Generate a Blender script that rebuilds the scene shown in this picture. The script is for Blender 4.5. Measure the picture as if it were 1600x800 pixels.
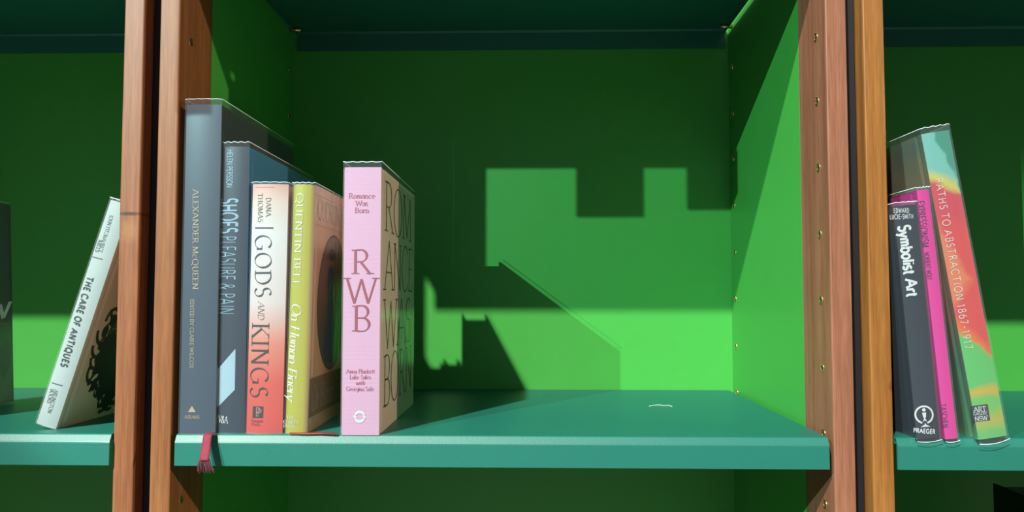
import bpy, bmesh, math, random
from mathutils import Vector, Matrix
random.seed(7)
for o in list(bpy.data.objects): bpy.data.objects.remove(o)
SC = bpy.context.scene; COL = SC.collection
sin, cos, pi, rad = math.sin, math.cos, math.pi, math.radians

# ------------------------------------------------------------------ camera
CAM = Vector((0.0310, -0.7447, 0.1320)); FPX = 1222.8
YAW, PIT, ROL = 0.02481, 0.05131, 0.00038
fwd = Vector((-sin(YAW)*cos(PIT), cos(YAW)*cos(PIT), sin(PIT)))
rgt = Vector((cos(YAW), sin(YAW), 0.0)); upv = rgt.cross(fwd)
rgt, upv = cos(ROL)*rgt + sin(ROL)*upv, -sin(ROL)*rgt + cos(ROL)*upv
cd = bpy.data.cameras.new('camera'); cam = bpy.data.objects.new('camera', cd); COL.objects.link(cam)
cd.sensor_width = 36.0; cd.lens = FPX/1600*36.0; cd.clip_start = 0.02
M3 = Matrix((rgt, upv, -fwd)).transposed()
cam.matrix_world = Matrix.Translation(CAM) @ M3.to_4x4()
SC.camera = cam
def ray(px, py): return (fwd*FPX + rgt*(px-800) - upv*(py-400))

# ------------------------------------------------------------------ light
SC.view_settings.view_transform = 'Standard'; SC.view_settings.look = 'None'
SC.view_settings.exposure = 0.0; SC.view_settings.gamma = 1.0
SC.view_settings.use_curve_mapping = False
W = bpy.data.worlds.new('sky'); SC.world = W; W.use_nodes = True
nt = W.node_tree; nt.nodes.clear()
wo = nt.nodes.new('ShaderNodeOutputWorld'); bg = nt.nodes.new('ShaderNodeBackground')
tc = nt.nodes.new('ShaderNodeTexCoord'); sp = nt.nodes.new('ShaderNodeSeparateXYZ')
rp = nt.nodes.new('ShaderNodeValToRGB')
nt.links.new(tc.outputs['Generated'], sp.inputs[0]); nt.links.new(sp.outputs['Z'], rp.inputs[0])
rp.color_ramp.elements[0].position = 0.0; rp.color_ramp.elements[0].color = (.40, .40, .38, 1)
rp.color_ramp.elements[1].position = 0.6; rp.color_ramp.elements[1].color = (.42, .58, .85, 1)
nt.links.new(rp.outputs[0], bg.inputs[0]); bg.inputs[1].default_value = 0.36
nt.links.new(bg.outputs[0], wo.inputs[0])

def lamp(name, kind, energy, color, loc, direction):
    d = bpy.data.lights.new(name, kind); d.energy = energy; d.color = color
    o = bpy.data.objects.new(name, d); COL.objects.link(o); o.location = loc
    o.rotation_euler = Vector(direction).to_track_quat('-Z', 'Y').to_euler()
    return d
s1 = lamp('sun', 'SUN', 6.7, (1, .97, .92), (-1, -2, 2), (.53, 1, -.985)); s1.angle = rad(1.1)
# sunlight thrown back by a small window pane across the way
SRC = Vector((-1.62, -2.06, 1.385))
s2 = lamp('window_glint', 'SPOT', 360.0, (.60, 1, .98), SRC, Vector((.04, .2, .16)) - SRC)
s2.spot_size = rad(19.5); s2.spot_blend = .25; s2.shadow_soft_size = .0015
# sunlight thrown back from the glass on the right
s3 = lamp('low_glint', 'SUN', 1.4, (1, .82, .60), (2, -.6, .9), (-1, .228, -.195)); s3.angle = rad(.6)

# ------------------------------------------------------------------ tools
def tag(o, label=None, cat=None, group=None, kind=None):
    for k, v in (('label', label), ('category', cat), ('group', group), ('kind', kind)):
        if v: o[k] = v
    return o
def empty(name, loc=(0, 0, 0), ry=0.0):
    o = bpy.data.objects.new(name, None); COL.objects.link(o); o.location = loc
    o.rotation_euler = (0, ry, 0); o.empty_display_size = .05
    return o
def mesh_obj(name, verts, faces, mats, parent=None, idx=None, smooth=False, loc=None):
    me = bpy.data.meshes.new(name); me.from_pydata([tuple(v) for v in verts], [], faces)
    if not isinstance(mats, (list, tuple)): mats = [mats]
    for m in mats: me.materials.append(m)
    if idx:
        for p, i in zip(me.polygons, idx): p.material_index = i
    if smooth:
        for p in me.polygons: p.use_smooth = True
    me.update()
    o = bpy.data.objects.new(name, me); COL.objects.link(o)
    if parent: o.parent = parent
    if loc: o.location = loc
    return o
def bm_obj(name, bm, mat, parent=None, loc=None, smooth=False):
    bmesh.ops.recalc_face_normals(bm, faces=bm.faces)
    me = bpy.data.meshes.new(name); bm.to_mesh(me); bm.free(); me.materials.append(mat)
    if smooth:
        for p in me.polygons: p.use_smooth = True
    o = bpy.data.objects.new(name, me); COL.objects.link(o)
    if parent: o.parent = parent
    if loc: o.location = loc
    return o
def add_box(bm, x0, x1, y0, y1, z0, z1, bev=0.0, seg=2):
    r = bmesh.ops.create_cube(bm, size=1.0)
    for v in r['verts']:
        v.co = Vector(((x0+x1)/2 + v.co.x*(x1-x0), (y0+y1)/2 + v.co.y*(y1-y0), (z0+z1)/2 + v.co.z*(z1-z0)))
    if bev:
        es = set(e for v in r['verts'] for e in v.link_edges)
        bmesh.ops.bevel(bm, geom=list(es), offset=bev, segments=seg, affect='EDGES', profile=.5)
def box(name, x0, x1, y0, y1, z0, z1, mat, parent=None, bev=0.0, seg=2):
    c = Vector(((x0+x1)/2, y0, z0)); bm = bmesh.new()
    add_box(bm, x0-c.x, x1-c.x, y0-c.y, y1-c.y, z0-c.z, z1-c.z, bev, seg)
    return bm_obj(name, bm, mat, parent, c)
def tube(pts, r, n=6):
    V, F = [], []
    P = [Vector(p) for p in pts]
    for i, p in enumerate(P):
        t = (P[min(i+1, len(P)-1)] - P[max(i-1, 0)]).normalized()
        a = t.orthogonal().normalized() if i == 0 else (a - t*a.dot(t)).normalized()
        b = t.cross(a)
        for k in range(n): V.append(p + a*r*cos(2*pi*k/n) + b*r*sin(2*pi*k/n))
    for i in range(len(P)-1):
        for k in range(n):
            F.append((i*n+k, i*n+(k+1) % n, (i+1)*n+(k+1) % n, (i+1)*n+k))
    F.append(tuple(range(n))[::-1]); F.append(tuple((len(P)-1)*n+k for k in range(n)))
    return V, F

# ------------------------------------------------------------------ materials
ALB = .47         # real pigments reflect less than a sunlit photograph suggests
def srgb(r, g, b):
    f = lambda c: (c/12.92 if c <= .04045 else ((c+.055)/1.055)**2.4)
    return (ALB*f(r/255), ALB*f(g/255), ALB*f(b/255), 1)
def new_mat(name):
    m = bpy.data.materials.new(name); m.use_nodes = True
    n = m.node_tree; return m, n, n.nodes['Principled BSDF']
def N(n, t, **kw):
    x = n.nodes.new(t)
    for k, v in kw.items(): setattr(x, k, v)
    return x
def paint(name, col, rough=.4, var=.06, bump=.0, scale=40, spec=.5, coat=0.0):
    m, n, b = new_mat(name)
    t = N(n, 'ShaderNodeTexCoord'); ns = N(n, 'ShaderNodeTexNoise'); ns.inputs['Scale'].default_value = scale
    ns.inputs['Detail'].default_value = 4
    n.links.new(t.outputs['Object'], ns.inputs['Vector'])
    mx = N(n, 'ShaderNodeMixRGB'); mx.blend_type = 'MIX'
    mx.inputs[1].default_value = tuple(c*(1-var) for c in col[:3])+(1,)
    mx.inputs[2].default_value = tuple(min(1, c*(1+var)) for c in col[:3])+(1,)
    n.links.new(ns.outputs['Fac'], mx.inputs[0]); n.links.new(mx.outputs[0], b.inputs['Base Color'])
    b.inputs['Roughness'].default_value = rough; b.inputs['Specular IOR Level'].default_value = spec
    if coat:
        b.inputs['Coat Weight'].default_value = coat; b.inputs['Coat Roughness'].default_value = .12
    if bump:
        bp = N(n, 'ShaderNodeBump'); bp.inputs['Strength'].default_value = bump; bp.inputs['Distance'].default_value = .001
        n2 = N(n, 'ShaderNodeTexNoise'); n2.inputs['Scale'].default_value = scale*12
        n.links.new(t.outputs['Object'], n2.inputs['Vector'])
        n.links.new(n2.outputs['Fac'], bp.inputs['Height']); n.links.new(bp.outputs[0], b.inputs['Normal'])
    return m
def wood(name, dark, mid, light, knots=()):
    m, n, b = new_mat(name)
    t = N(n, 'ShaderNodeTexCoord')
    mp = N(n, 'ShaderNodeMapping'); mp.inputs['Scale'].default_value = (90, 90, 2.6)
    n.links.new(t.outputs['Object'], mp.inputs[0])
    a = N(n, 'ShaderNodeTexNoise'); a.inputs['Scale'].default_value = 1.0; a.inputs['Detail'].default_value = 5
    a.inputs['Distortion'].default_value = .6
    n.links.new(mp.outputs[0], a.inputs['Vector'])
    r = N(n, 'ShaderNodeValToRGB'); e = r.color_ramp.elements
    e[0].position = .28; e[0].color = dark; e[1].position = .74; e[1].color = light
    x = e.new(.5); x.color = mid
    n.links.new(a.outputs['Fac'], r.inputs[0])
    mp2 = N(n, 'ShaderNodeMapping'); mp2.inputs['Scale'].default_value = (700, 700, 26)
    n.links.new(t.outputs['Object'], mp2.inputs[0])
    g = N(n, 'ShaderNodeTexNoise'); g.inputs['Scale'].default_value = 1.0; g.inputs['Detail'].default_value = 3
    n.links.new(mp2.outputs[0], g.inputs['Vector'])
    rg = N(n, 'ShaderNodeValToRGB'); rg.color_ramp.elements[0].position = .3; rg.color_ramp.elements[0].color = (.72, .72, .72, 1)
    rg.color_ramp.elements[1].position = .65; rg.color_ramp.elements[1].color = (1.06, 1.06, 1.06, 1)
    n.links.new(g.outputs['Fac'], rg.inputs[0])
    mu = N(n, 'ShaderNodeMixRGB'); mu.blend_type = 'MULTIPLY'; mu.inputs[0].default_value = 1
    n.links.new(r.outputs[0], mu.inputs[1]); n.links.new(rg.outputs[0], mu.inputs[2])
    out = mu.outputs[0]
    for (kx, kz, sx, sz, amt, kc) in knots:      # elliptical knots and cracks, in the board's own coordinates
        sep = N(n, 'ShaderNodeMapping'); sep.inputs['Location'].default_value = (-kx/sx, 0, -kz/sz)
        sep.inputs['Scale'].default_value = (1/sx, 6, 1/sz)
        nz = N(n, 'ShaderNodeTexNoise'); nz.inputs['Scale'].default_value = 180
        n.links.new(t.outputs['Object'], nz.inputs['Vector'])
        n.links.new(t.outputs['Object'], sep.inputs[0])
        ad = N(n, 'ShaderNodeVectorMath'); ad.operation = 'ADD'
        sc = N(n, 'ShaderNodeVectorMath'); sc.operation = 'SCALE'; sc.inputs['Scale'].default_value = .5
        sb = N(n, 'ShaderNodeVectorMath'); sb.operation = 'SUBTRACT'; sb.inputs[1].default_value = (.5, .5, .5)
        n.links.new(nz.outputs['Color'], sb.inputs[0]); n.links.new(sb.outputs[0], sc.inputs[0])
        n.links.new(sep.outputs[0], ad.inputs[0]); n.links.new(sc.outputs[0], ad.inputs[1])
        ln = N(n, 'ShaderNodeVectorMath'); ln.operation = 'LENGTH'; n.links.new(ad.outputs[0], ln.inputs[0])
        kr = N(n, 'ShaderNodeValToRGB'); kr.color_ramp.elements[0].position = .35; kr.color_ramp.elements[0].color = (amt, amt, amt, 1)
        kr.color_ramp.elements[1].position = 1.0; kr.color_ramp.elements[1].color = (0, 0, 0, 1)
        n.links.new(ln.outputs['Value'], kr.inputs[0])
        mk = N(n, 'ShaderNodeMixRGB'); mk.inputs[2].default_value = kc
        n.links.new(kr.outputs[0], mk.inputs[0]); n.links.new(out, mk.inputs[1]); out = mk.outputs[0]
    n.links.new(out, b.inputs['Base Color'])
    b.inputs['Roughness'].default_value = .5; b.inputs['Specular IOR Level'].default_value = .35
    bp = N(n, 'ShaderNodeBump'); bp.inputs['Strength'].default_value = .12; bp.inputs['Distance'].default_value = .0006
    n.links.new(g.outputs['Fac'], bp.inputs['Height']); n.links.new(bp.outputs[0], b.inputs['Normal'])
    return m
GREEN = paint('green_paint', (.046, .300, .044, 1), .42, .04, spec=.4)
TEAL = paint('teal_enamel', (.006, .116, .083, 1), .49, .05, bump=.10, spec=.5, coat=.06)
BRASS, _n, _b = new_mat('brass'); _b.inputs['Base Color'].default_value = (.75, .55, .22, 1)
_b.inputs['Metallic'].default_value = 1; _b.inputs['Roughness'].default_value = .28
HOLE = paint('hole_dark', (.012, .010, .006, 1), .8)
BLACK = paint('black_rubber', (.006, .007, .010, 1), .5)
CONC = paint('concrete', (.20, .20, .19, 1), .85, .15, scale=6)
PLASTER = paint('dark_plaster', (.03, .03, .035, 1), .9)
PAGES = paint('paper_edges', (.43, .39, .31, 1), .8, .1, scale=300)

# ------------------------------------------------------------------ setting
D = .374           # inner back face
tag(box('floor', -4, 4, -5, .5, -1.34, -1.30, CONC), kind='structure')
tag(box('wall_back', -3, 3, .42, .50, -1.30, 1.6, PLASTER), kind='structure')
# unseen blocker added to crop the patch of light from the window pane
GY = -1.25
def gob(wx, wz):
    p = Vector((wx, D, wz)); t = (GY-SRC.y)/(p.y-SRC.y); return SRC + (p-SRC)*t
def light_blocker(name, quads):
    V, F = [], []
    for pts in quads:
        c = [gob(*p) for p in pts]; k = len(V); V += c + [p + Vector((0, -.0015, 0)) for p in c]
        F += [tuple(k+t for t in f) for f in ((0, 1, 2, 3), (7, 6, 5, 4), (0, 4, 5, 1), (1, 5, 6, 2), (2, 6, 7, 3), (3, 7, 4, 0))]
    return tag(mesh_obj(name, V, F, PLASTER), kind='structure')
def rect(x0, x1, z0, z1): return [(x0, z0), (x1, z0), (x1, z1), (x0, z1)]
light_blocker('light_blocker_1', [rect(-.084, .34, .317, .385), rect(-.084, -.046, .12, .19), rect(-.084, -0.0364, .165, .318), rect(0.0951, 0.1893, .2465, .318), rect(0.2531, .345, .2565, .318)])

# ------------------------------------------------------------------ bookcases
H = .3145; PW = .020; GAP = .0158; TOP = 1.06
PITCH = 2*(H+PW)+GAP
WD = [srgb(150, 78, 34), srgb(205, 118, 62), srgb(222, 142, 86)]
W_LO = wood('wood_left_outer', srgb(158, 92, 54), srgb(184, 112, 68), srgb(202, 132, 88),
            knots=[(.0, .212, .016, .0024, .85, srgb(70, 30, 14)), (.0, .195, .012, .014, .30, srgb(226, 160, 100)),
                   (.0, -.062, .0065, .020, .35, srgb(136, 76, 42))])
W_LI = wood('wood_left_inner', srgb(158, 92, 48), srgb(182, 112, 62), srgb(200, 132, 80))
W_RI = wood('wood_right_inner', srgb(166, 102, 74), srgb(188, 120, 88), srgb(204, 138, 106))
W_RO = wood('wood_right_outer', srgb(166, 100, 40), srgb(194, 124, 54), srgb(212, 142, 72),
            knots=[(.0085, .047, .003, .006, .5, srgb(110, 56, 20))])
def ring_obj(name, cx, y, z, side, parent, loc_parent):
    # brass sleeve set in a drilled hole; side = +1 faces +X, -1 faces -X
    bm = bmesh.new(); n = 20; R0, R1 = .0029, .0043
    for (ra, xa, rb, xb) in ((R1, .0, R1*.97, .0006), (R1*.97, .0006, R0*1.05, .0006), (R0*1.05, .0006, R0, -.0004)):
        A = [bm.verts.new((side*xa, ra*cos(2*pi*k/n), ra*sin(2*pi*k/n))) for k in range(n)]
        B = [bm.verts.new((side*xb, rb*cos(2*pi*k/n), rb*sin(2*pi*k/n))) for k in range(n)]
        for k in range(n): bm.faces.new((A[k], A[(k+1) % n], B[(k+1) % n], B[k]))
    o = bm_obj(name, bm, BRASS, parent, Vector((cx, y, z)) - Vector(loc_parent))
    V = [(side*.0001, R0*1.06*cos(2*pi*k/n), R0*1.06*sin(2*pi*k/n)) for k in range(n)]
    d = mesh_obj('peg_hole', V, [tuple(range(n))], HOLE, parent, loc=Vector((cx, y, z)) - Vector(loc_parent))
    return o
HZ = [-.0685, -.0010, .0625, .1285, .1930, .2590, .3250, .3895, .4555]
def bookcase(cx, label, wl, wr, detail):
    root = empty('bookcase', (cx, .005, -1.30))
    rl = root.location
    def part(name, x0, x1, y0, y1, z0, z1, m, bev=0.0):
        o = box(name, x0, x1, y0, y1, z0, z1, m, root, bev); o.location = o.location - rl; return o
    for s, wm in ((-1, wl), (1, wr)):
        a, b = sorted((cx+s*H, cx+s*(H+PW)))
        p = part('post', a, b, .005, .082, -1.30, TOP, wm, .0014)
        # board coordinates centred on the shelf level
        for v in p.data.vertices: v.co.z -= 1.30
        p.location.z += 1.30
        a, b = sorted((cx+s*(H+.0004), cx+s*(H+.018)))
        q = part('side_panel', a, b, .0822, .392, -1.25, TOP, GREEN)
        if detail:
            for z in HZ:
                ring_obj('peg_sleeve', cx+s*H, .030, z, -s, p, rl+p.location)
            for z in HZ:
                ring_obj('peg_sleeve', cx+s*(H+.0004), .354, z, -s, q, rl+q.location)
            V, F = tube([(cx+s*(H+.0004), .350, .5125), (cx+s*(H-.016), .350, .5125)], .0027, 12)
            mesh_obj('shelf_pin', [Vector(v)-rl for v in V], F, BRASS, root, smooth=True)
    part('back_panel', cx-H-.017, cx+H+.017, D, D+.012, -1.25, TOP-.02, GREEN)
    part('top_panel', cx-H+.0005, cx+H-.0005, .005, D-.001, TOP-.022, TOP, GREEN)
    return tag(root, label, 'bookcase', 'bookcases standing side by side')
bookcase(0, 'middle bookcase with bright green panels, one whole bay between two pairs of wooden posts', W_LI, W_RI, True)
bookcase(-PITCH, 'left bookcase cut by the left frame edge, its wooden post dented by a dark crack', W_LI, W_LO, False)
bookcase(PITCH, 'right bookcase cut by the right frame edge, its post a yellower orange wood', W_RO, W_RI, False)
def filler(cx, label):
    o = box('filler_strip', cx-GAP/2+.0002, cx+GAP/2-.0002, .024, .075, -1.30, TOP, BLACK, None, .0008)
    for z in (-.0285, -.019):
        V, F = tube([(0, -.0004, z+1.30), (0, .0006, z+1.30)], .0006, 8)
        mesh_obj('screw', V, F, PLASTER, o)
    tag(o, label, 'trim', 'black strips between the bookcases')
filler(-PITCH/2, 'black strip filling the gap between the left and middle bookcases')
filler(PITCH/2, 'black strip filling the gap between the middle and right bookcases')

def shelf(cx, z, label, y0=0.0, w=.3085):
    """pressed tray: top plate with rounded front, side and back lips turned down"""
    hl = .0290; th = .0016; R = .0045; y1 = D-.0012
    prof = [(y1-.0, -hl), (y1, -.0015), (y1-.0015, 0.0)]
    prof += [(y0+.0052, 0), (y0+.0044, -.0003), (y0+.0036, -.0009), (y0+.0006, -.0062), (y0+.0001, -.0074), (y0, -.0086)]
    prof.append((y0, -hl))
    inner = [(y0+.0030, -hl), (y0+.0030, -R)] + [(y0+R+.002, -th), (y1-R, -th), (y1-.0022, -R), (y1-.0022, -hl)]
    poly = prof + inner
    bm = bmesh.new()
    A = [bm.verts.new((-w, y, zz)) for y, zz in poly]; B = [bm.verts.new((w, y, zz)) for y, zz in poly]
    n = len(poly)
    for i in range(n): bm.faces.new((A[i], A[(i+1) % n], B[(i+1) % n], B[i]))
    from mathutils.geometry import tessellate_polygon
    for ring in (A, B):
        for t in tessellate_polygon([[Vector((0, p[0], p[1])) for p in poly]]):
            bm.faces.new([ring[i] for i in t])
    plate = bm_obj('shelf', bm, TEAL, None, (cx, 0, z))
    for s in (-1, 1):
        b2 = bmesh.new(); add_box(b2, *sorted((s*w, s*(w-.0014))), y0+.004, y1-.0022, -.0060, -th)
        bm_obj('side_lip', b2, TEAL, plate)
    return tag(plate, label, 'shelf', 'teal metal shelves')
shelf(0, 0, 'teal metal shelf carrying five upright books in the middle bookcase')
shelf(-PITCH, 0, 'teal metal shelf carrying the leaning white book in the left bookcase', w=.3132)
shelf(PITCH, 0, 'teal metal shelf carrying three tilted books in the right bookcase', w=.3132)
shelf(0, .5176, 'dark teal shelf seen from below at the top of the middle bay', -.010, w=.3102)
shelf(-PITCH, .5176, 'dark teal shelf seen from below at the top left corner', -.020)
shelf(PITCH, .5176, 'dark teal shelf seen from below at the top right corner', -.027)
shelf(PITCH, -.5176, 'lower shelf of the right bookcase, carrying the shadowed dark books')

# ------------------------------------------------------------------ lettering: a stroke alphabet
G = {
'A': (.90, ".02,0 .45,1;.45,1 .88,0;.18,.36 .72,.36"),
'B': (.68, ".12,0 .12,1;.12,1 @.36,.76,.24,.24,90,-90 .12,.52;.12,.52 @.38,.26,.27,.26,90,-90 .12,0"),
'C': (.86, "@.48,.5,.42,.52,42,318"), 'D': (.84, ".12,0 .12,1;.12,1 @.32,.5,.46,.5,90,-90 .12,0"),
'E': (.64, ".12,0 .12,1;.12,1 .58,1;.12,.52 .5,.52;.12,0 .6,0"), 'F': (.60, ".12,0 .12,1;.12,1 .57,1;.12,.52 .48,.52"),
'G': (.94, "@.48,.5,.42,.52,42,335;.62,.44 .90,.44;.86,.44 .86,.1"), 'H': (.86, ".13,0 .13,1;.73,0 .73,1;.13,.52 .73,.52"),
'I': (.28, ".14,0 .14,1"), 'J': (.44, ".30,1 .30,.15 @.12,.15,.18,.2,0,-110"), 'K': (.80, ".12,0 .12,1;.70,1 .12,.42;.28,.58 .76,0"),
'L': (.60, ".12,0 .12,1;.12,0 .57,0"), 'M': (1.02, ".08,0 .14,1;.14,1 .51,.05;.51,.05 .88,1;.88,1 .94,0"),
'N': (.90, ".12,0 .12,1;.12,1 .78,0;.78,0 .78,1"), 'O': (.96, "@.48,.5,.43,.52,0,360"),
'P': (.66, ".12,0 .12,1;.12,1 @.34,.74,.26,.26,90,-90 .12,.48"), 'Q': (.98, "@.48,.5,.43,.52,0,360;.48,.12 .92,-.2"),
'R': (.76, ".12,0 .12,1;.12,1 @.34,.75,.26,.25,90,-90 .12,.5;.34,.5 .75,0"), 'S': (.60, "@.3,.76,.22,.25,35,270 @.3,.26,.25,.27,90,-150"),
'T': (.76, ".38,0 .38,1;.02,1 .74,1"), 'U': (.84, ".13,1 .13,.35 @.42,.33,.29,.35,180,360 .71,1"), 'V': (.86, ".02,1 .43,0;.43,0 .84,1"),
'W': (1.2, ".02,1 .33,0;.33,0 .60,.95;.60,.95 .88,0;.88,0 1.18,1"), 'X': (.8, ".06,1 .74,0;.74,1 .06,0"),
'Y': (.8, ".02,1 .4,.46;.78,1 .4,.46 .4,0"), 'Z': (.7, ".06,1 .64,1 .06,0 .64,0"),
'&': (.9, ".84,0 .24,.64 @.39,.79,.17,.2,200,-45 .22,.46 @.34,.25,.27,.27,120,330 .78,.48"),
'1': (.44, ".1,.8 .26,1 .26,0"), '8': (.62, "@.31,.76,.2,.24,0,360;@.31,.26,.25,.27,0,360"),
'6': (.62, "@.32,.3,.25,.31,0,360;.07,.34 @.52,.36,.45,.64,180,105"), '7': (.6, ".05,1 .55,1 .2,0"),
'9': (.62, "@.3,.7,.25,.31,0,360;.55,.66 @.1,.64,.45,.64,0,-75"), '-': (.46, ".06,.42 .40,.42"), '|': (.2, ".1,-.2 .1,1.2"),
'a': (.56, "@.27,.31,.21,.32,0,360;.48,.62 .48,0"), 'b': (.60, ".1,1 .1,0;@.33,.31,.23,.32,0,360"), 'c': (.54, "@.31,.31,.25,.32,45,315"),
'd': (.60, ".5,1 .5,0;@.28,.31,.22,.32,0,360"), 'e': (.58, ".06,.33 .53,.33 @.295,.32,.235,.31,0,308"),
'f': (.34, ".15,0 .15,.78 @.31,.8,.16,.2,180,50;.02,.62 .3,.62"), 'g': (.58, "@.28,.33,.22,.3,0,360;.5,.62 .5,-.08 @.28,-.08,.22,.2,0,-140"),
'h': (.58, ".1,1 .1,0;.1,.38 @.29,.38,.19,.24,170,0 .48,0"), 'i': (.22, ".11,.62 .11,0;.11,.84 .11,.94"), 'k': (.54, ".1,1 .1,0;.44,.62 .1,.25;.2,.36 .5,0"),
'l': (.22, ".11,1 .11,0"), 'm': (.84, ".1,.62 .1,0;.1,.38 @.26,.38,.16,.24,170,0 .42,0;.42,.38 @.58,.38,.16,.24,170,0 .74,0"),
'n': (.58, ".1,.62 .1,0;.1,.38 @.29,.38,.19,.24,170,0 .48,0"), 'o': (.60, "@.3,.31,.24,.32,0,360"), 'p': (.60, ".1,.62 .1,-.3;@.33,.31,.23,.32,0,360"),
'r': (.40, ".1,.62 .1,0;.1,.36 @.28,.4,.18,.22,165,50"), 's': (.46, "@.22,.46,.16,.17,35,270 @.22,.16,.18,.16,90,-150"),
't': (.36, ".16,.86 .16,.14 @.28,.14,.12,.14,180,300;.02,.62 .32,.62"), 'u': (.58, ".1,.62 .1,.24 @.29,.22,.19,.22,180,360 .48,.62;.48,.62 .48,0"),
'w': (.80, ".03,.62 .21,0;.21,0 .40,.58;.40,.58 .59,0;.59,0 .77,.62"), 'y': (.56, ".03,.62 .28,0;.52,.62 .2,-.28"),
}
def parse(st):
    out = []
    for s in st.split(';'):
        p = []
        for t in s.split():
            if t[0] == '@':
                cx, cy, rx, ry, a0, a1 = map(float, t[1:].split(','))
                k = max(4, int(abs(a1-a0)/18))
                p += [(cx+rx*cos(rad(a0+(a1-a0)*i/k)), cy+ry*sin(rad(a0+(a1-a0)*i/k))) for i in range(k+1)]
            else: p.append(tuple(map(float, t.split(','))))
        out.append(p)
    return out
def lay(text, thick=.13, thin=.04, serif=True, slant=0.0, track=.06):
    """quads of a line of text in (s, t); s runs 0..width, capitals are 1 high"""
    Q = []; x = 0.0
    for ch in text:
        if ch == ' ': x += .42; continue
        w, st = G[ch]
        for p in parse(st):
            q = []
            for a in p:
                if not q or (a[0]-q[-1][0])**2+(a[1]-q[-1][1])**2 > 1e-6: q.append(a)
            fine = [q[0]]
            for a, c in zip(q, q[1:]):
                k = max(1, int(math.hypot(c[0]-a[0], c[1]-a[1])/.14))
                fine += [(a[0]+(c[0]-a[0])*i/k, a[1]+(c[1]-a[1])*i/k) for i in range(1, k+1)]
            straight = len(q); q0_, q = q, fine
            L, Rr = [], []
            closed = (q[0][0]-q[-1][0])**2+(q[0][1]-q[-1][1])**2 < 1e-5 and len(q) > 3
            for i, a in enumerate(q):
                b0 = q[i-1] if i else (q[-2] if closed else q[0]); b1 = q[i+1] if i < len(q)-1 else (q[1] if closed else q[-1])
                dx, dy = b1[0]-b0[0], b1[1]-b0[1]; l = math.hypot(dx, dy) or 1
                dx /= l; dy /= l
                wd = thin + (thick-thin)*abs(sin(math.atan2(dy, dx)-.42))**2 if serif else thick
                if serif and abs(dx) < .02: wd = thick
                if serif and abs(dy) < .02: wd = thin
                L.append((a[0]-dy*wd/2, a[1]+dx*wd/2)); Rr.append((a[0]+dy*wd/2, a[1]-dx*wd/2))
            for i in range(len(q)-1): Q.append([(x+u+slant*v, v) for u, v in (L[i], Rr[i], Rr[i+1], L[i+1])])
            if serif:
                for e0, e1 in ((q0_[0], q0_[1]), (q0_[-1], q0_[-2])):
                    if straight > 12: break
                    dx, dy = abs(e0[0]-e1[0]), abs(e0[1]-e1[1])
                    top = 1.0 if ch.isupper() else .62
                    hs = .11+thick/2
                    if dy > dx*.6 and min(abs(e0[1]), abs(e0[1]-top), abs(e0[1]-1)) < .01:
                        if ch in 'AVWMN' and abs(e0[1]-(0 if ch in 'VWN' else 1)) < .01 and not (ch == 'M' and e0[0] < .2): continue
                        yb = e0[1]; s = -1 if yb > .1 else 1
                        Q.append([(x+e0[0]+u+slant*v, v) for u, v in ((-hs, yb), (hs, yb), (hs, yb+s*thin), (-hs, yb+s*thin))])
                    elif dx > dy*3 and ch in 'EFLT' and abs(e0[0]-(q[0][0] if e0 is q[0] else q[-1][0])) < 1e-6 and e0[0] > .4 or (ch == 'T' and dx > dy*3):
                        s = .2 if e0[1] < .5 else -.2
                        if abs(e0[1]-.52) > .1:
                            Q.append([(x+e0[0]+u+slant*v, v) for u, v in ((-thin/2, e0[1]), (thin/2, e0[1]), (thin/2, e0[1]+s), (-thin/2, e0[1]+s))])
        x += w+track
    return Q, max(.01, x-track)

# ------------------------------------------------------------------ books
def sleeve_mat():
    m, n, b = new_mat('clear_sleeve'); n.nodes.remove(b)
    out = n.nodes['Material Output']
    tr = N(n, 'ShaderNodeBsdfTransparent'); tr.inputs[0].default_value = (.985, .99, .99, 1)
    gl = N(n, 'ShaderNodeBsdfGlossy'); gl.inputs['Roughness'].default_value = .10
    df = N(n, 'ShaderNodeBsdfDiffuse'); df.inputs[0].default_value = (.85, .9, .95, 1)
    fw = N(n, 'ShaderNodeLayerWeight'); fw.inputs[0].default_value = .5
    pw = N(n, 'ShaderNodeMath'); pw.operation = 'POWER'; pw.inputs[1].default_value = 5; n.links.new(fw.outputs['Facing'], pw.inputs[0])
    lw = N(n, 'ShaderNodeMath'); lw.operation = 'MULTIPLY_ADD'; lw.inputs[1].default_value = .7; lw.inputs[2].default_value = .035
    n.links.new(pw.outputs[0], lw.inputs[0])
    t = N(n, 'ShaderNodeTexCoord'); mp = N(n, 'ShaderNodeMapping'); mp.inputs['Scale'].default_value = (160, 60, 9)
    ns = N(n, 'ShaderNodeTexNoise'); ns.inputs['Scale'].default_value = 1.0; ns.inputs['Detail'].default_value = 2
    n.links.new(t.outputs['Object'], mp.inputs[0]); n.links.new(mp.outputs[0], ns.inputs['Vector'])
    bp = N(n, 'ShaderNodeBump'); bp.inputs['Strength'].default_value = .5; bp.inputs['Distance'].default_value = .0015
    n.links.new(ns.outputs['Fac'], bp.inputs['Height'])
    n.links.new(bp.outputs[0], gl.inputs['Normal'])
    m1 = N(n, 'ShaderNodeMixShader'); m1.inputs[0].default_value = .030
    n.links.new(tr.outputs[0], m1.inputs[1]); n.links.new(df.outputs[0], m1.inputs[2])
    m2 = N(n, 'ShaderNodeMixShader'); n.links.new(lw.outputs[0], m2.inputs[0])
    n.links.new(m1.outputs[0], m2.inputs[1]); n.links.new(gl.outputs[0], m2.inputs[2])
    n.links.new(m2.outputs[0], out.inputs['Surface'])
    return m
SLEEVE = sleeve_mat()
RIM = paint('sleeve_rim', (.62, .70, .72, 1), .25)
inks = {}
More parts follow.
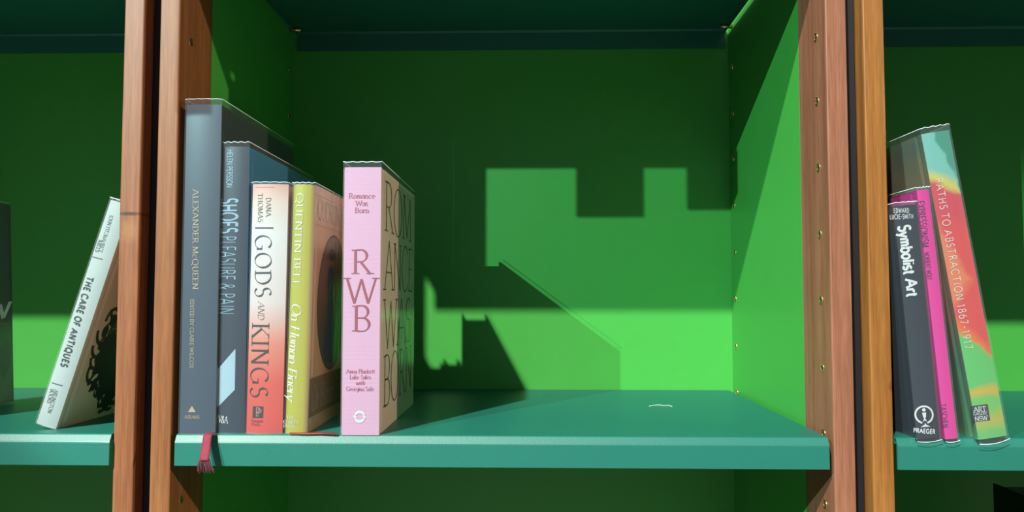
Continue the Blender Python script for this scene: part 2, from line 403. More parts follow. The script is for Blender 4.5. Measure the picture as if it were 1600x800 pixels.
def ink(r, g, b, rough=.5, metal=0.0):
    k = (r, g, b)
    if k not in inks:
        inks[k] = paint('ink_%02x%02x%02x' % k, srgb(r, g, b), rough, .02)
        inks[k].node_tree.nodes['Principled BSDF'].inputs['Metallic'].default_value = metal
    return inks[k]

class Book:
    def __init__(s, label, px, y, z, lean, th, dep, h, m_spine, m_cover, bulge=.002, x0=0.0, rim=.005, sleeve=True, gap=.0035,
                 group=None, name='book', drop=0.0, hinge=True):
        """px,y,z: lowest front corner; the book spans x0..x0+th in its own frame, leaning by `lean` to the right"""
        s.o = empty(name, (px, y, z), lean); tag(s.o, label, 'book', group)
        s.th, s.h, s.dep, s.x0, s.bul, s.lean = th, h, dep, x0, bulge, lean
        s.inv = Matrix.Rotation(-lean, 3, 'Y'); s.loc = Vector((px, y, z))
        # case
        def outline(off, d, hin=True):
            P = []
            x1 = x0+th
            P.append((x0-off, d))
            if hinge and hin: P += [(x0-off, .0155), (x0-off+.0010, .0120), (x0-off+.0011, .0105), (x0-off, .0075)]
            k = 12
            for i in range(k+1):
                u = i/k
                P.append((x0-off+(th+2*off)*u, s.sy(x0+th*u)-off))
            if hinge and hin: P += [(x1+off, .0075), (x1+off-.0011, .0105), (x1+off-.0010, .0120), (x1+off, .0155)]
            P.append((x1+off, d))
            return P
        Po = outline(0, dep); bt = .0024
        Pi = [(x0+th-bt, dep), (x0+th-bt, .006), (x0+bt, .006), (x0+bt, dep)]
        poly = Po + Pi; n = len(poly); no = len(Po)
        V = [(x, yy, 0) for x, yy in poly] + [(x, yy, h) for x, yy in poly]
        F, I = [], []
        for i in range(n):
            j = (i+1) % n; F.append((j, i, i+n, j+n))
            I.append(0 if (5 if hinge else 1) <= i < no-(6 if hinge else 2) else 1)
        from mathutils.geometry import tessellate_polygon
        for t in tessellate_polygon([[Vector((x, yy, 0)) for x, yy in poly]]):
            F.append(tuple(t)); I.append(1); F.append(tuple(k+n for k in t[::-1])); I.append(1)
        c = mesh_obj('cover', V, F, [m_spine, m_cover], s.o, I)
        bm = bmesh.new(); bm.from_mesh(c.data); bmesh.ops.recalc_face_normals(bm, faces=bm.faces); bm.to_mesh(c.data); bm.free()
        bm = bmesh.new(); add_box(bm, x0+bt+.0002, x0+th-bt-.0002, .0064, dep-gap, .003, h-gap, .0008)
        bm_obj('page_block', bm, PAGES, s.o)
        if sleeve:
            S = outline(.0011, dep-.004, False); n = len(S); rnd = random.Random(int(px*1e4) & 1023)
            nz = 14; V, F = [], []
            for j in range(nz+1):
                zz = -.0003 + (h+rim+.0003)*j/nz
                for i, (x, yy) in enumerate(S):
                    w = .0001*sin(i*1.3+j*.9) if 0 < j < nz else 0
                    tp = 0.0
                    if j == nz: tp = .0004*sin(i*2.1+px*90)-.0002*(i % 3)
                    sx = -1 if i < n/2 else 1
                    V.append((x+sx*abs(w)*.8, yy-(abs(w) if 0 < i < n-1 else 0), zz+tp))
            for j in range(nz):
                for i in range(n-1): F.append((j*n+i, j*n+i+1, (j+1)*n+i+1, (j+1)*n+i))
            sl = mesh_obj('plastic_sleeve', V, F, SLEEVE, s.o)
            sl['label'] = 'clear plastic jacket'
            Vr, Fr = tube([V[nz*n+i] for i in range(n)], .00035, 5)
            mesh_obj('sleeve_rim', Vr, Fr, RIM, sl, smooth=True)
            if drop:
                S2 = S[1:-1]; n2 = len(S2)
                V = [(x, yy-.0002, -.0003) for x, yy in S2] + [(x+.0004, yy-.0006, -drop*(.55+.45*(i/(n2-1))*0+.45*sin(pi*min(1, .15+i/(n2-1)*.85)))) for i, (x, yy) in enumerate(S2)]
                F = [(i, i+1, n2+i+1, n2+i) for i in range(n2-1)]
                fl = mesh_obj('sleeve_drop', V, F, SLEEVE, sl, smooth=True)
                Vr, Fr = tube(V[n2:], .0003, 5); mesh_obj('sleeve_rim', Vr, Fr, RIM, sl, smooth=True)
    def sy(s, x):
        u = min(1, max(0, (x-s.x0)/s.th))*12; k = min(11, int(u)); f = lambda i: s.bul*(i/6-1)**2
        return f(k)+(f(k+1)-f(k))*(u-k)
    def at(s, px, py, face='spine'):
        d = s.inv @ ray(px, py); o = s.inv @ (CAM-s.loc)
        if face == 'spine':
            t = (.0-o.y)/d.y; p = o+d*t; return (p.x, p.z)
        X = s.x0+s.th if face == 'right' else s.x0
        t = (X-o.x)/d.x; p = o+d*t; return (p.y, p.z)
    def put(s, u, v, face, e=.0004):
        if face == 'spine': return (u, s.sy(u)-e, v)
        if face == 'right': return (s.x0+s.th+e, u, v)
        return (s.x0-e, u, v)
    def quads(s, name, Q, mat, face='spine', e=.0004):
        V, F = [], []
        for q in Q:
            F.append(tuple(range(len(V), len(V)+len(q)))); V += [s.put(u, v, face, e) for u, v in q]
        return mesh_obj(name, V, F, mat, s.o)
    def text(s, name, txt, a, b, hpx, mat, face='spine', local=False, e=.0004, **kw):
        """line of text from a to b (ends of its middle line), capitals hpx high"""
        A = Vector(a if local else s.at(*a, face)); B = Vector(b if local else s.at(*b, face))
        hh = hpx if local else hpx/1640.0
        Q, w = lay(txt, **kw)
        dr = (B-A); L = dr.length; dr = dr/L; up = Vector((-dr.y, dr.x))
        out = []
        for q in Q: out.append([tuple(A + dr*(p[0]/w*L) + up*((p[1]-.5)*hh)) for p in q])
        return s.quads(name, out, mat, face, e)
    def poly(s, name, pts, mat, face='spine', local=False, e=.0003):
        P = [tuple(p) if local else s.at(*p, face) for p in pts]
        if len(P) == 4 and face == 'spine':
            k = 8; A, B, C, Dd = [Vector(p) for p in P]; Q = []
            for i in range(k):
                t0, t1 = i/k, (i+1)/k
                Q.append([tuple(A.lerp(B, t0)), tuple(A.lerp(B, t1)), tuple(Dd.lerp(C, t1)), tuple(Dd.lerp(C, t0))])
            return s.quads(name, Q, mat, face, e)
        return s.quads(name, [P], mat, face, e)
    def strip(s, name, x0p, x1p, y, hpx, mat):
        a, b = s.at(x0p, y), s.at(x1p, y); k = 8; h = hpx/1640/2
        return s.quads(name, [[(a[0]+(b[0]-a[0])*i/k, a[1]-h), (a[0]+(b[0]-a[0])*(i+1)/k, a[1]-h),
                               (a[0]+(b[0]-a[0])*(i+1)/k, a[1]+h), (a[0]+(b[0]-a[0])*i/k, a[1]+h)] for i in range(k)], mat)
def ramp_paint(name, axis, lo, hi, stops, rough=.35, noise=.0, nscale=60, coat=0.3):
    m, n, b = new_mat(name)
    t = N(n, 'ShaderNodeTexCoord'); sp = N(n, 'ShaderNodeSeparateXYZ'); n.links.new(t.outputs['Object'], sp.inputs[0])
    mr = N(n, 'ShaderNodeMapRange'); mr.inputs[1].default_value = lo; mr.inputs[2].default_value = hi
    n.links.new(sp.outputs[axis], mr.inputs[0]); src = mr.outputs[0]
    if noise:
        ns = N(n, 'ShaderNodeTexNoise'); ns.inputs['Scale'].default_value = nscale; ns.inputs['Detail'].default_value = 5
        n.links.new(t.outputs['Object'], ns.inputs['Vector'])
        ma = N(n, 'ShaderNodeMath'); ma.operation = 'MULTIPLY_ADD'; ma.inputs[1].default_value = noise
        mb = N(n, 'ShaderNodeMath'); mb.operation = 'SUBTRACT'; mb.inputs[1].default_value = noise/2
        n.links.new(ns.outputs['Fac'], ma.inputs[0]); n.links.new(src, mb.inputs[0]); n.links.new(mb.outputs[0], ma.inputs[2]); src = ma.outputs[0]
    r = N(n, 'ShaderNodeValToRGB'); e = r.color_ramp.elements
    e[0].position, e[0].color = stops[0]; e[1].position, e[1].color = stops[-1]
    for p, c in stops[1:-1]: x = e.new(p); x.color = c
    n.links.new(src, r.inputs[0]); n.links.new(r.outputs[0], b.inputs['Base Color'])
    b.inputs['Roughness'].default_value = rough; b.inputs['Coat Weight'].default_value = coat; b.inputs['Coat Roughness'].default_value = .15
    return m
WHITE = ink(238, 240, 240); GOLD = ink(206, 178, 140, .4); DARK = ink(34, 36, 42)
GRP = 'books on the teal shelves'

# --- tall slate book
sl = paint('slate_jacket', srgb(64, 82, 100), .35, .05); sc_ = paint('slate_cover', srgb(50, 62, 68), .35, .05)
b = Book('tallest slate grey book with small gold lettering, first in the middle row', -.3072, .006, 0, 0, .0345, .236, .3195, sl, sc_, .0012, rim=.0055, group=GRP)
b.text('title', 'ALEXANDER McQUEEN', (306, 296), (305.5, 452), 9.5, GOLD, thick=.14, thin=.06, track=.14)
b.text('editor_line', 'EDITED BY CLAIRE WILCOX', (300.5, 468), (299.5, 575), 6.2, GOLD, thick=.13, thin=.08, track=.12)
b.poly('publisher_mark', [(293.5, 644), (306, 644), (300, 634)], GOLD)
b.text('publisher_name', 'ABRAMS', (288, 651.5), (312, 651.5), 5.4, GOLD, thick=.13, thin=.06)
# hanging ribbon with frayed end
RIB = paint('maroon_ribbon', srgb(176, 30, 66), .6, .25, bump=.6, scale=160); FRAY = paint('maroon_fray', srgb(104, 10, 34), .7, .3, scale=200)
ox = b.loc
V, F = [], []; cols = 5; path = []
for i in range(13):
    t = i/12; zz = .0015 - .0225*t; yy = -.0052 - .0098*t**1.2 if i else -.003
    path.append((-.2748+.0012*t, yy, zz, .0080+.0008*t))
path.insert(0, (-.2735, .004, .0012, .0066))
for (cx, yy, zz, w) in path:
    for k in range(cols):
        V.append(Vector((cx-w/2+w*k/(cols-1), yy-.0005*sin(k*pi/(cols-1)), zz)) - ox)
for i in range(len(path)-1):
    for k in range(cols-1): F.append((i*cols+k, i*cols+k+1, (i+1)*cols+k+1, (i+1)*cols+k))
rb = mesh_obj('ribbon_bookmark', V, F, RIB, b.o, smooth=True); rb['label'] = 'maroon ribbon hanging over the shelf edge'
md = rb.modifiers.new('thick', 'SOLIDIFY'); md.thickness = .0006
V, F = [], []
for k in range(34):
    u = k/33-.5; cx, yy, zz, w = path[-2]
    p0 = Vector((cx+u*w*.98, yy, zz)); sp_ = random.uniform(-.4, .4)
    L = .0115+random.uniform(-.002, .0022)
    p3 = p0 + Vector((.0030+u*.0078+sp_*.0016, -.0022+random.uniform(-.001, .001), -L)); pm = (p0+p3)/2 + Vector((-.0008, random.uniform(-.0006, .0006), 0))
    a, f = tube([p0-ox, pm-ox, p3-ox], .00034, 5); F += [tuple(i+len(V) for i in q) for q in f]; V += a
mesh_obj('frayed_threads', V, F, FRAY, rb)

# --- blue book
nv = paint('navy_jacket', srgb(44, 58, 76), .35, .05); bc = paint('teal_blue_cover', (.022, .16, .30, 1), .35, .06)
b = Book('dark blue book with a pale blue diagonal stripe, between the slate and the orange books', -.2703, .010, 0, 0, .0240, .228, .2785, nv, bc, .0012, rim=.0045, group=GRP)
PB = ink(150, 190, 212); LB = ink(176, 208, 224)
b.text('author', 'HELEN PERSSON', (359.5, 234), (358.5, 293), 9.5, PB, serif=False, thick=.15, track=.10)
b.text('title', 'SHOES', (357, 310), (356.5, 364), 28, PB, serif=False, thick=.17, track=.12)
b.text('title', 'PLEASURE & PAIN', (356, 369), (353, 491), 26, PB, serif=False, thick=.085, track=.14)
b.poly('stripe', [(332.6, 585), (368, 545), (367, 609), (332, 644)], LB)
b.text('publisher_mark', 'V&A', (341, 655), (356, 656), 11, WHITE, thick=.17, thin=.05, track=-.02)

# --- red-white gradient book
gm = ramp_paint('coral_fade', 'Z', 0, .241, [(0, srgb(236, 86, 78)), (.20, srgb(240, 100, 84)), (.36, srgb(246, 150, 128)), (.52, srgb(242, 226, 222)),
      (.80, srgb(244, 242, 240)), (.93, srgb(246, 222, 208)), (1, srgb(242, 186, 168))])
b = Book('white book fading to coral red downwards, with tall black serif lettering', -.2440, .009, 0, .010, .0350, .158, .2415, gm, gm, .0022, rim=.0020, group=GRP)
BK = ink(40, 38, 42); PK = ink(230, 160, 150); RDK = ink(150, 44, 44)
b.strip('rule', 398, 428, 292, 1.0, PK)
b.text('author', 'DANA', (419.5, 309), (419.5, 338), 8, ink(84, 76, 76), thick=.11, thin=.05, track=.16)
b.text('author', 'THOMAS', (406.5, 302), (406.5, 347), 8, ink(84, 76, 76), thick=.11, thin=.05, track=.16)
b.strip('rule', 398, 427, 356, 2.0, BK)
b.text('title', 'GODS', (411, 367), (410.5, 464), 26, BK, thick=.11, thin=.03, track=.16)
b.text('title', 'AND', (408, 471), (407.5, 499), 10, ink(140, 110, 104), thick=.08, thin=.04, slant=.2, track=.06)
b.text('title', 'KINGS', (407, 506), (404, 621), 28, BK, thick=.11, thin=.03, track=.16)
b.poly('publisher_mark', [(394, 653), (411, 653), (411.5, 635), (394.5, 635)], BK)
b.text('publisher_mark', 'P', (399, 644), (407, 644), 14, PK, serif=False, thick=.06, e=.0005)
b.text('publisher_mark', 'P', (402, 645), (409, 645), 12, PK, serif=False, thick=.06, e=.0005)
b.text('publisher_name', 'Penguin', (392.5, 657.5), (411, 657.5), 5.2, RDK, serif=False, thick=.10)
b.text('publisher_name', 'Press', (392.5, 663), (406, 663), 5.2, RDK, serif=False, thick=.10)

# --- olive book
ol = ramp_paint('olive_jacket', 'X', 0, .0212, [(0, srgb(172, 172, 44)), (.15, srgb(196, 196, 62)), (.8, srgb(200, 192, 70)), (.93, srgb(190, 156, 84)), (1, srgb(170, 122, 84))])
oc = ramp_paint('brown_cover', 'Z', 0, .24, [(0, (.46, .33, .14, 1)), (.4, (.56, .33, .17, 1)), (1, (.66, .34, .24, 1))], noise=.1)
b = Book('olive green book with white lettering and a brown picture cover', -.2064, .010, 0, .020, .0212, .162, .2415, ol, oc, .0022, rim=.0016, group=GRP)
b.text('author', 'QUENTIN BELL', (469, 302), (463, 448), 11.5, ink(246, 244, 214), thick=.12, thin=.05, track=.10)
b.text('title', 'On Human Finery', (463.5, 474), (454.5, 626), 15, ink(250, 248, 226), thick=.13, thin=.05, slant=.22, track=.0)
for t, y, x0, x1 in (('THE', 652.5, 447, 459), ('HOGARTH', 659.5, 438.5, 466), ('PRESS', 666.3, 442, 460)):
    b.text('publisher_name', t, (x0, y), (x1, y), 5.0, ink(240, 236, 200), thick=.15, thin=.07)
CR = ink(226, 206, 182)
b.text('cover_title', 'QUENTIN BELL', (.014, .219), (.150, .219), .020, CR, 'right', True, thick=.10, thin=.04)
b.quads('cover_rule', [[(.004, .203), (.156, .203), (.156, .2036), (.004, .2036)], [(.004, .232), (.156, .232), (.156, .2326), (.004, .2326)]], CR, 'right')
b.quads('title_band', [[(.004, .014), (.158, .014), (.158, .052), (.004, .052)]], ink(150, 128, 78), 'right', .0001)
b.text('cover_title', 'On Human Finery', (.012, .032), (.150, .032), .024, ink(220, 206, 180), 'right', True, e=.0005, thick=.09, thin=.04, slant=.22, track=0)
def ell(cx, cz, rx, rz, k=40): return [(cx+rx*cos(2*pi*i/k), cz+rz*sin(2*pi*i/k)) for i in range(k)]
b.quads('portrait_frame', [ell(.082, .126, .060, .072)], ink(70, 50, 46), 'right', .0001)
b.quads('portrait', [ell(.082, .126, .058, .070)], ramp_paint('portrait_ground', 'Z', .05, .2, [(0, srgb(104, 112, 66)), (.3, srgb(92, 84, 62)), (.6, srgb(150, 100, 76)), (1, srgb(176, 124, 98))], noise=.35, nscale=30), 'right', .0002)
FG = paint('painted_gown', srgb(52, 62, 108), .5, .6, scale=120)
b.quads('painted_figure', [[(.048, .075), (.058, .064), (.090, .060), (.098, .072), (.092, .105), (.082, .135), (.086, .150), (.082, .163), (.070, .166), (.060, .160), (.058, .146), (.064, .134), (.058, .105)]], FG, 'right', .0003)
b.quads('painted_hat', [ell(.073, .176, .013, .007, 20)], ink(58, 46, 70), 'right', .00035)
b.quads('painted_face', [ell(.073, .169, .006, .008, 20)], ink(206, 150, 120), 'right', .0003)
rp_ = [(-.2000, .0040, .0009), (-.186, .0025, .0012), (-.170, .0035, .0009), (-.1535, .0022, .0008)]
V, F = [], []
for (x, yy, zz) in rp_:
    for k in (0, 1): V.append(b.inv @ (Vector((x, yy+.0034*(k-.5), zz+.0006*k)) - b.loc))
F = [(2*i, 2*i+1, 2*i+3, 2*i+2) for i in range(3)]
r_ = mesh_obj('ribbon_bookmark', V, F, paint('red_ribbon', srgb(214, 30, 34), .5), b.o, smooth=True); r_['label'] = 'red ribbon lying along the shelf'
r_.modifiers.new('thick', 'SOLIDIFY').thickness = .0005

# --- pink book
def cloth(name, col):
    m = paint(name, col, .6, .03)
    n = m.node_tree; bs = n.nodes['Principled BSDF']
    t = N(n, 'ShaderNodeTexCoord'); wv = N(n, 'ShaderNodeTexWave'); wv.bands_direction = 'Z'; wv.inputs['Scale'].default_value = 260
    wv.inputs['Distortion'].default_value = 2; wv.inputs['Detail'].default_value = 3
    n.links.new(t.outputs['Object'], wv.inputs['Vector'])
    bp = N(n, 'ShaderNodeBump'); bp.inputs['Strength'].default_value = .15; bp.inputs['Distance'].default_value = .0004
    n.links.new(wv.outputs['Fac'], bp.inputs['Height']); n.links.new(bp.outputs[0], bs.inputs['Normal'])
    return m
pk = cloth('pink_cloth', srgb(236, 178, 212)); pc = cloth('pink_cover_cloth', (.72, .49, .42, 1))  # same cloth twice: cover tone browned and lifted for its shaded side
b = Book('pink cloth book with crimson lettering, last in the middle row', -.1496, .003, 0, 0, .0354, .218, .2565, pk, pc, .0003, rim=.0052, group=GRP)
CRM = ink(172, 62, 84); PKT = ink(206, 92, 122)
for t, x0, x1, y in (('Romance', 545, 586, 306), ('Was', 555.5, 575, 317.5), ('Born', 554.5, 576.5, 328.5)):
    b.text('title', t, (x0, y), (x1, y), 8, PKT, thick=.15, thin=.06)
b.text('monogram', 'R', (551, 409), (579, 409), 38, CRM, thick=.11, thin=.035)
b.text('monogram', 'W', (541, 454), (588, 454), 40, CRM, thick=.10, thin=.03)
b.text('monogram', 'B', (552, 497.5), (578, 497.5), 40, CRM, thick=.11, thin=.035)
for t, x0, x1, y, sl_ in (('Anna Plunkett', 541, 585.5, 580, 0), ('Luke Sales', 546.5, 579.5, 589, 0), ('with', 556, 570, 598, .2), ('Georgina Safe', 541, 584, 607.5, 0)):
    b.text('author', t, (x0, y), (x1, y), 6.4, PKT, thick=.14, thin=.06, slant=sl_)
c0 = b.at(562, 651); Q = []
for k in range(2):
    A = []
    for i in range(13):
        a = rad(15+k*180+i*13.5); r0 = .0028+.0002*i*0; A.append((a, r0))
    for i in range(12):
        a0, a1 = A[i][0], A[i+1][0]; w0, w1 = .0010+.0020*sin(pi*i/12), .0010+.0020*sin(pi*(i+1)/12)
        Q.append([(c0[0]+r*cos(a), c0[1]+r*sin(a)) for a, r in ((a0, .0046-w0*.55), (a0, .0046+w0*.45), (a1, .0046+w1*.45), (a1, .0046-w1*.55))])
    ae = A[-1][0]; Q.append([(c0[0]+r*cos(a), c0[1]+r*sin(a)) for a, r in ((ae-.1, .0020), (ae-.1, .0072), (ae+.42, .0046))])
b.quads('publisher_mark', Q, WHITE)
EM = ink(112, 96, 84)
for t, z, x1 in (('ROM', .222, .190), ('ANCE', .163, .205), ('WAS', .104, .190), ('BORN', .048, .200)):
    b.text('cover_lettering', t, (.022, z), (x1, z), .050, EM, 'right', True, thick=.045, thin=.028, track=.05)

# --- white leaning book in the left bookcase
iv = paint('ivory_spine', srgb(208, 221, 216), .3, .03, coat=.3); ic = paint('ivory_cover', (.80, .74, .60, 1), .35, .04)
LW = .300
b = Book('ivory book leaning against the left wooden post, black ornate frame on its cover', -.4406, .026, .0, LW, .0205, .155, .2330, iv, ic, .0015, x0=-.0205, rim=.0025, group=GRP)
GK = ink(84, 92, 92)
b.text('author', 'JOHN FITZMAURICE', (174.5, 336), (156.5, 394), 6.4, GK, thick=.16, thin=.07, track=.12)
b.text('author', 'MILLS', (156, 375), (150.5, 394), 6.0, GK, thick=.16, thin=.07)
b.text('title', 'THE CARE OF ANTIQUES', (141, 433), (99.5, 573), 10.5, ink(36, 40, 46), serif=False, thick=.25, track=.20)
b.text('publisher_name', 'ARLINGTON', (88.5, 609), (77, 645), 6.0, GK, thick=.16, thin=.07, track=.10)
b.text('publisher_name', 'BOOKS', (81.5, 608), (75.5, 630), 6.0, GK, thick=.16, thin=.07)
for (pa, pb) in (((143.5, 401), (160, 405)), ((80, 598), (97.5, 602.5))):
    u0, v0 = b.at(*pa); u1, v1 = b.at(*pb)
    b.quads('rule', [[(u0+(u1-u0)*k/8, v0+(v1-v0)*k/8-.0005), (u0+(u1-u0)*(k+1)/8, v0+(v1-v0)*(k+1)/8-.0005),
                      (u0+(u1-u0)*(k+1)/8, v0+(v1-v0)*(k+1)/8+.0005), (u0+(u1-u0)*k/8, v0+(v1-v0)*k/8+.0005)] for k in range(8)], GK)
FR = ink(30, 34, 32)
Q = [ell(.085, .085, .046, .058, 36)]
def curl(cx, cz, r, a0, turns, w, k=22):
    P = []
    for i in range(k+1):
        t = i/k; a = a0+turns*2*pi*t; rr = r*(1-.75*t); P.append((cx+rr*cos(a), cz+rr*sin(a)))
    out = []
    for i in range(k):
        (x0, z0), (x1, z1) = P[i], P[i+1]; dx, dz = x1-x0, z1-z0; l = math.hypot(dx, dz); ww = w*(1-.5*i/k)/2
        out.append([(x0-dz/l*ww, z0+dx/l*ww), (x0+dz/l*ww, z0-dx/l*ww), (x1+dz/l*ww, z1-dx/l*ww), (x1-dz/l*ww, z1+dx/l*ww)])
    return out + [ell(P[-1][0], P[-1][1], w*.6, w*.6, 10)]
rnd = random.Random(3)
for i in range(26):
    a = 2*pi*i/26; ex, ez = .085+.050*cos(a), .085+.062*sin(a)
    Q += curl(ex, ez, .012+rnd.uniform(0, .006), a+rnd.uniform(-1, 1), rnd.choice((-1, 1))*1.1, .0046)
    Q.append(ell(ex+rnd.uniform(-.004, .004), ez+rnd.uniform(-.004, .004), .006, .007, 12))
for dz in (-.066, .078):
    Q += curl(.085-.010, .085+dz, .012, 0, 1.2, .005) + curl(.085+.010, .085+dz, .012, pi, -1.2, .005) + [ell(.085, .085+dz*.95, .010, .016, 16)]
b.quads('cover_frame', Q, FR, 'right', .0001)
CT = ink(150, 148, 132)
b.text('cover_title', 'THE CARE OF', (.056, .120), (.114, .120), .009, CT, 'right', True, serif=False, thick=.18, e=.0003)
b.text('cover_title', 'ANTIQUES', (.044, .104), (.126, .104), .016, CT, 'right', True, serif=False, thick=.18, e=.0003)

# --- dark book at the far left edge
dk = paint('charcoal_jacket', srgb(44, 48, 52), .35, .2, scale=30)
dkc = ramp_paint('charcoal_cover', 'Z', 0, .25, [(0, srgb(130, 140, 138)), (.28, srgb(110, 118, 118)), (.42, srgb(56, 64, 66)), (1, srgb(64, 74, 78))], noise=.25, nscale=45)
b = Book('dark charcoal book cut by the left frame edge, leaning left', -.640, .004, 0, -.052, .0300, .2130, .245, dk, dkc, .001, rim=.002, group=GRP)
b.text('cover_title', 'W', (.165, .108), (.205, .114), .018, WHITE, 'right', True, serif=False, thick=.2, slant=.2)
b.quads('cover_line', [[(.16, .094), (.203, .096), (.203, .098), (.16, .096)]], ink(170, 92, 50), 'right')
b.quads('cover_photo', [[(.185, .040), (.196, .030), (.206, .045), (.207, .072), (.199, .078), (.19, .066)]], ink(104, 110, 108), 'right')

# --- right bookcase: navy, magenta and painted books
nv2 = paint('ink_navy_jacket', srgb(32, 46, 60), .3, .1)
b = Book('dark navy book with bold white lettering against the right wooden post', .3881, -.0040, 0, -.0735, .0208, .150, .2175, nv2, nv2, .0012, rim=.003, group=GRP, drop=.003)
b.text('author', 'EDWARD', (1397, 329), (1420, 329), 6.8, WHITE, serif=False, thick=.16, track=.22)
b.text('author', 'LUCIE-SMITH', (1391, 339), (1427, 338), 6.8, WHITE, serif=False, thick=.16, track=.2)
b.text('title', 'Symbolist Art', (1412.5, 352), (1426.5, 463), 17, WHITE, serif=False, thick=.22, track=.06)
cx, cz = b.at(1444, 648); Q = []
for i in range(24):
    a0, a1 = rad(-75+i*13.6), rad(-75+(i+1)*13.6)
    for r0, r1 in ((.0070, .0086),): Q.append([(cx+r0*cos(a0), cz+r0*sin(a0)), (cx+r1*cos(a0), cz+r1*sin(a0)), (cx+r1*cos(a1), cz+r1*sin(a1)), (cx+r0*cos(a1), cz+r0*sin(a1))])
Q += [[(cx-.0005, cz-.0098), (cx+.0005, cz-.0098), (cx+.0005, cz-.008), (cx-.0005, cz-.008)], [(cx-.0045, cz-.0112), (cx+.0045, cz-.0112), (cx+.001, cz-.0092), (cx-.001, cz-.0092)],
      ell(cx, cz+.0045, .0016, .0016, 12), [(cx-.0018, cz+.002), (cx+.0018, cz+.002), (cx+.0012, cz-.0022), (cx-.0012, cz-.0022)],
      [(cx-.0012, cz-.002), (cx-.0002, cz-.002), (cx+.0018, cz-.006), (cx+.0008, cz-.006)], [(cx+.0002, cz-.002), (cx+.0012, cz-.002), (cx-.0008, cz-.006), (cx-.0018, cz-.006)]]
b.quads('publisher_mark', Q, WHITE)
b.text('publisher_name', 'PRAEGER', (1428, 672.5), (1461, 674.5), 6.2, WHITE, serif=False, thick=.24, track=.16)
mg = paint('magenta_jacket', srgb(240, 50, 160), .35, .03)
b = Book('thin magenta book with dark lettering between the navy and the painted books', .4137, -.0040, 0, -.0862, .0112, .175, .2325, mg, mg, .0008, rim=.0025, group=GRP, drop=.0028)
PU = ink(62, 12, 60)
b.text('title', 'EXPRESSIONISM', (1438, 314), (1446, 386), 10.5, PU, serif=False, thick=.12, track=.14)
b.text('author', 'NORBERT WOLF', (1447.5, 394), (1453, 437), 6.5, PU, serif=False, thick=.12, track=.10)
b.text('publisher_name', 'TASCHEN', (1473, 631), (1477.5, 668), 8.0, PU, serif=False, thick=.13, track=.14)
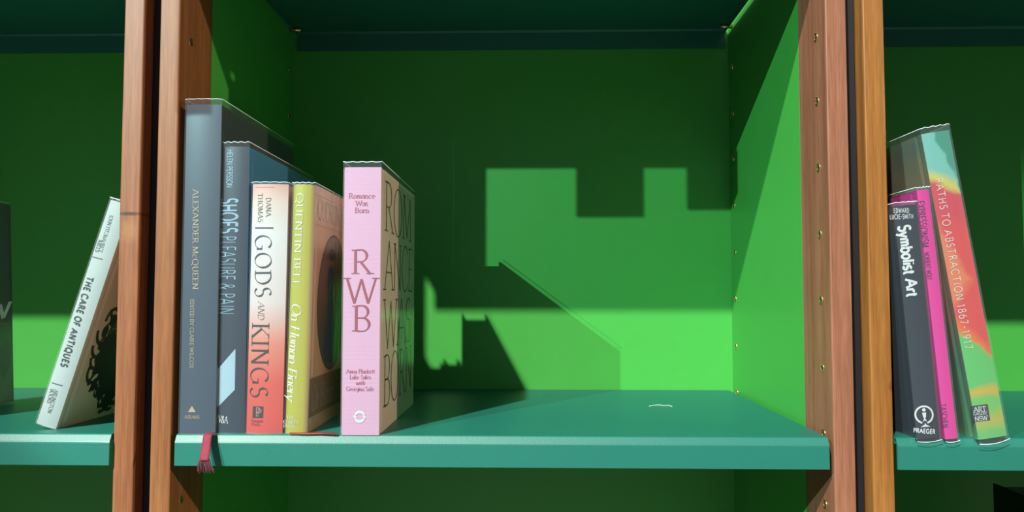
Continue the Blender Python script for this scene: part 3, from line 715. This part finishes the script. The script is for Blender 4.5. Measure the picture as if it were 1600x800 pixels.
def painted():
    m, n, bs = new_mat('painted_jacket')
    t = N(n, 'ShaderNodeTexCoord'); sp = N(n, 'ShaderNodeSeparateXYZ')
    ns = N(n, 'ShaderNodeTexNoise'); ns.inputs['Scale'].default_value = 55; ns.inputs['Detail'].default_value = 4
    n.links.new(t.outputs['Object'], ns.inputs['Vector'])
    sb = N(n, 'ShaderNodeVectorMath'); sb.operation = 'SUBTRACT'; sb.inputs[1].default_value = (.5, .5, .5)
    sc = N(n, 'ShaderNodeVectorMath'); sc.operation = 'SCALE'; sc.inputs['Scale'].default_value = .014
    ad = N(n, 'ShaderNodeVectorMath'); ad.operation = 'ADD'
    n.links.new(ns.outputs['Color'], sb.inputs[0]); n.links.new(sb.outputs[0], sc.inputs[0])
    n.links.new(t.outputs['Object'], ad.inputs[0]); n.links.new(sc.outputs[0], ad.inputs[1]); n.links.new(ad.outputs[0], sp.inputs[0])
    def lin(a, bb, c, w):                      # soft mask of a*x + bb*z > c
        x = N(n, 'ShaderNodeMath'); x.operation = 'MULTIPLY'; x.inputs[1].default_value = a; n.links.new(sp.outputs['X'], x.inputs[0])
        z = N(n, 'ShaderNodeMath'); z.operation = 'MULTIPLY_ADD'; z.inputs[1].default_value = bb
        n.links.new(sp.outputs['Z'], z.inputs[0]); n.links.new(x.outputs[0], z.inputs[2])
        r = N(n, 'ShaderNodeMapRange'); r.inputs[1].default_value = c-w; r.inputs[2].default_value = c+w; n.links.new(z.outputs[0], r.inputs[0])
        return r.outputs[0]
    cur = None
    def over(mask, col):
        nonlocal cur
        x = N(n, 'ShaderNodeMixRGB'); x.inputs[2].default_value = col
        if cur is None: x.inputs[1].default_value = srgb(110, 196, 110)
        else: n.links.new(cur, x.inputs[1])
        n.links.new(mask, x.inputs[0]); cur = x.outputs[0]
    def mul(p, q_):
        x = N(n, 'ShaderNodeMath'); x.operation = 'MULTIPLY'; n.links.new(p, x.inputs[0]); n.links.new(q_, x.inputs[1]); return x.outputs[0]
    over(lin(0, 1, .012, .006), srgb(196, 186, 70))
    over(lin(0, 1, .022, .006), srgb(120, 200, 96))
    over(lin(0, 1, .040, .004), srgb(226, 176, 62))
    over(lin(0, 1, .047, .003), srgb(98, 200, 104))
    over(lin(.9, 1, .098, .003), srgb(240, 122, 54))
    over(lin(1.2, 1, .112, .006), srgb(232, 76, 74))
    over(mul(lin(-1, 1, .125, .006), lin(-2.6, -1, -.200, .006)), srgb(238, 128, 84))
    over(lin(.3, 1, .205, .010), srgb(222, 70, 88))
    over(lin(.55, 1, .243, .003), srgb(220, 206, 96))
    over(lin(.55, 1, .252, .004), srgb(124, 200, 186))
    over(mul(lin(.75, .25, .0792, .0012), lin(0, 1, .205, .004)), srgb(62, 156, 130))
    n.links.new(cur, bs.inputs['Base Color']); bs.inputs['Roughness'].default_value = .35
    return m
pt = painted()
ptc = ramp_paint('painted_side', 'Z', 0, .29, [(0, srgb(110, 176, 120)), (.2, srgb(90, 140, 110)), (.45, srgb(160, 110, 90)), (.75, srgb(120, 130, 92)), (.85, srgb(150, 140, 100)), (1, srgb(96, 128, 112))], noise=.4, nscale=25)
b = Book('tall abstract painted book in red, green and turquoise, rightmost and most tilted', .4431, -.0060, 0, -.1565, .0262, .200, .2880, pt, ptc, .0012, rim=.0055, group=GRP, drop=.0050)
b.text('title', 'PATHS TO ABSTRACTION 1867-1917', (1466.5, 279), (1514, 545), 10.8, ink(244, 236, 226), serif=False, thick=.09, track=.26)
b.poly('publisher_label', [(1520, 660), (1547, 656.5), (1543, 631), (1516.5, 635)], ink(52, 62, 68))
for t, pa, pb, hh in (('ART', (1522, 640.5), (1540, 638.5), 7.6), ('GALLERY', (1521.5, 647.3), (1541.5, 645), 4.2), ('NSW', (1524, 655), (1542.5, 652.6), 7.0)):
    b.text('publisher_name', t, pa, pb, hh, WHITE, e=.0005, thick=.13, thin=.07)

# --- dark books on the lower shelf, mostly below the frame
bkm = paint('black_cover', srgb(20, 22, 24), .4, .2)
Book('black book on the lower right shelf, its back corner just showing', .6022, .020, -.5176, 0, .040, .232, .4185, bkm, bkm, .001, sleeve=False, group='dark books on the lower shelf')
Book('second black book behind the other on the lower right shelf', .6440, .040, -.5176, 0, .030, .215, .4230, bkm, bkm, .001, sleeve=False, group='dark books on the lower shelf')

# --- a scrap of lint on the shelf
P = [(.172, .205, .0004), (.176, .209, .0006), (.184, .211, .0012), (.190, .208, .0008), (.196, .209, .0010), (.199, .203, .0004)]
V, F = tube(P, .00035, 5)
c = Vector(P[0]); V = [v-c for v in V]
o = mesh_obj('lint_thread', V, F, paint('lint', (.55, .62, .55, 1), .8), smooth=True, loc=c)
tag(o, 'tiny pale thread of lint lying on the empty part of the middle shelf', 'lint')
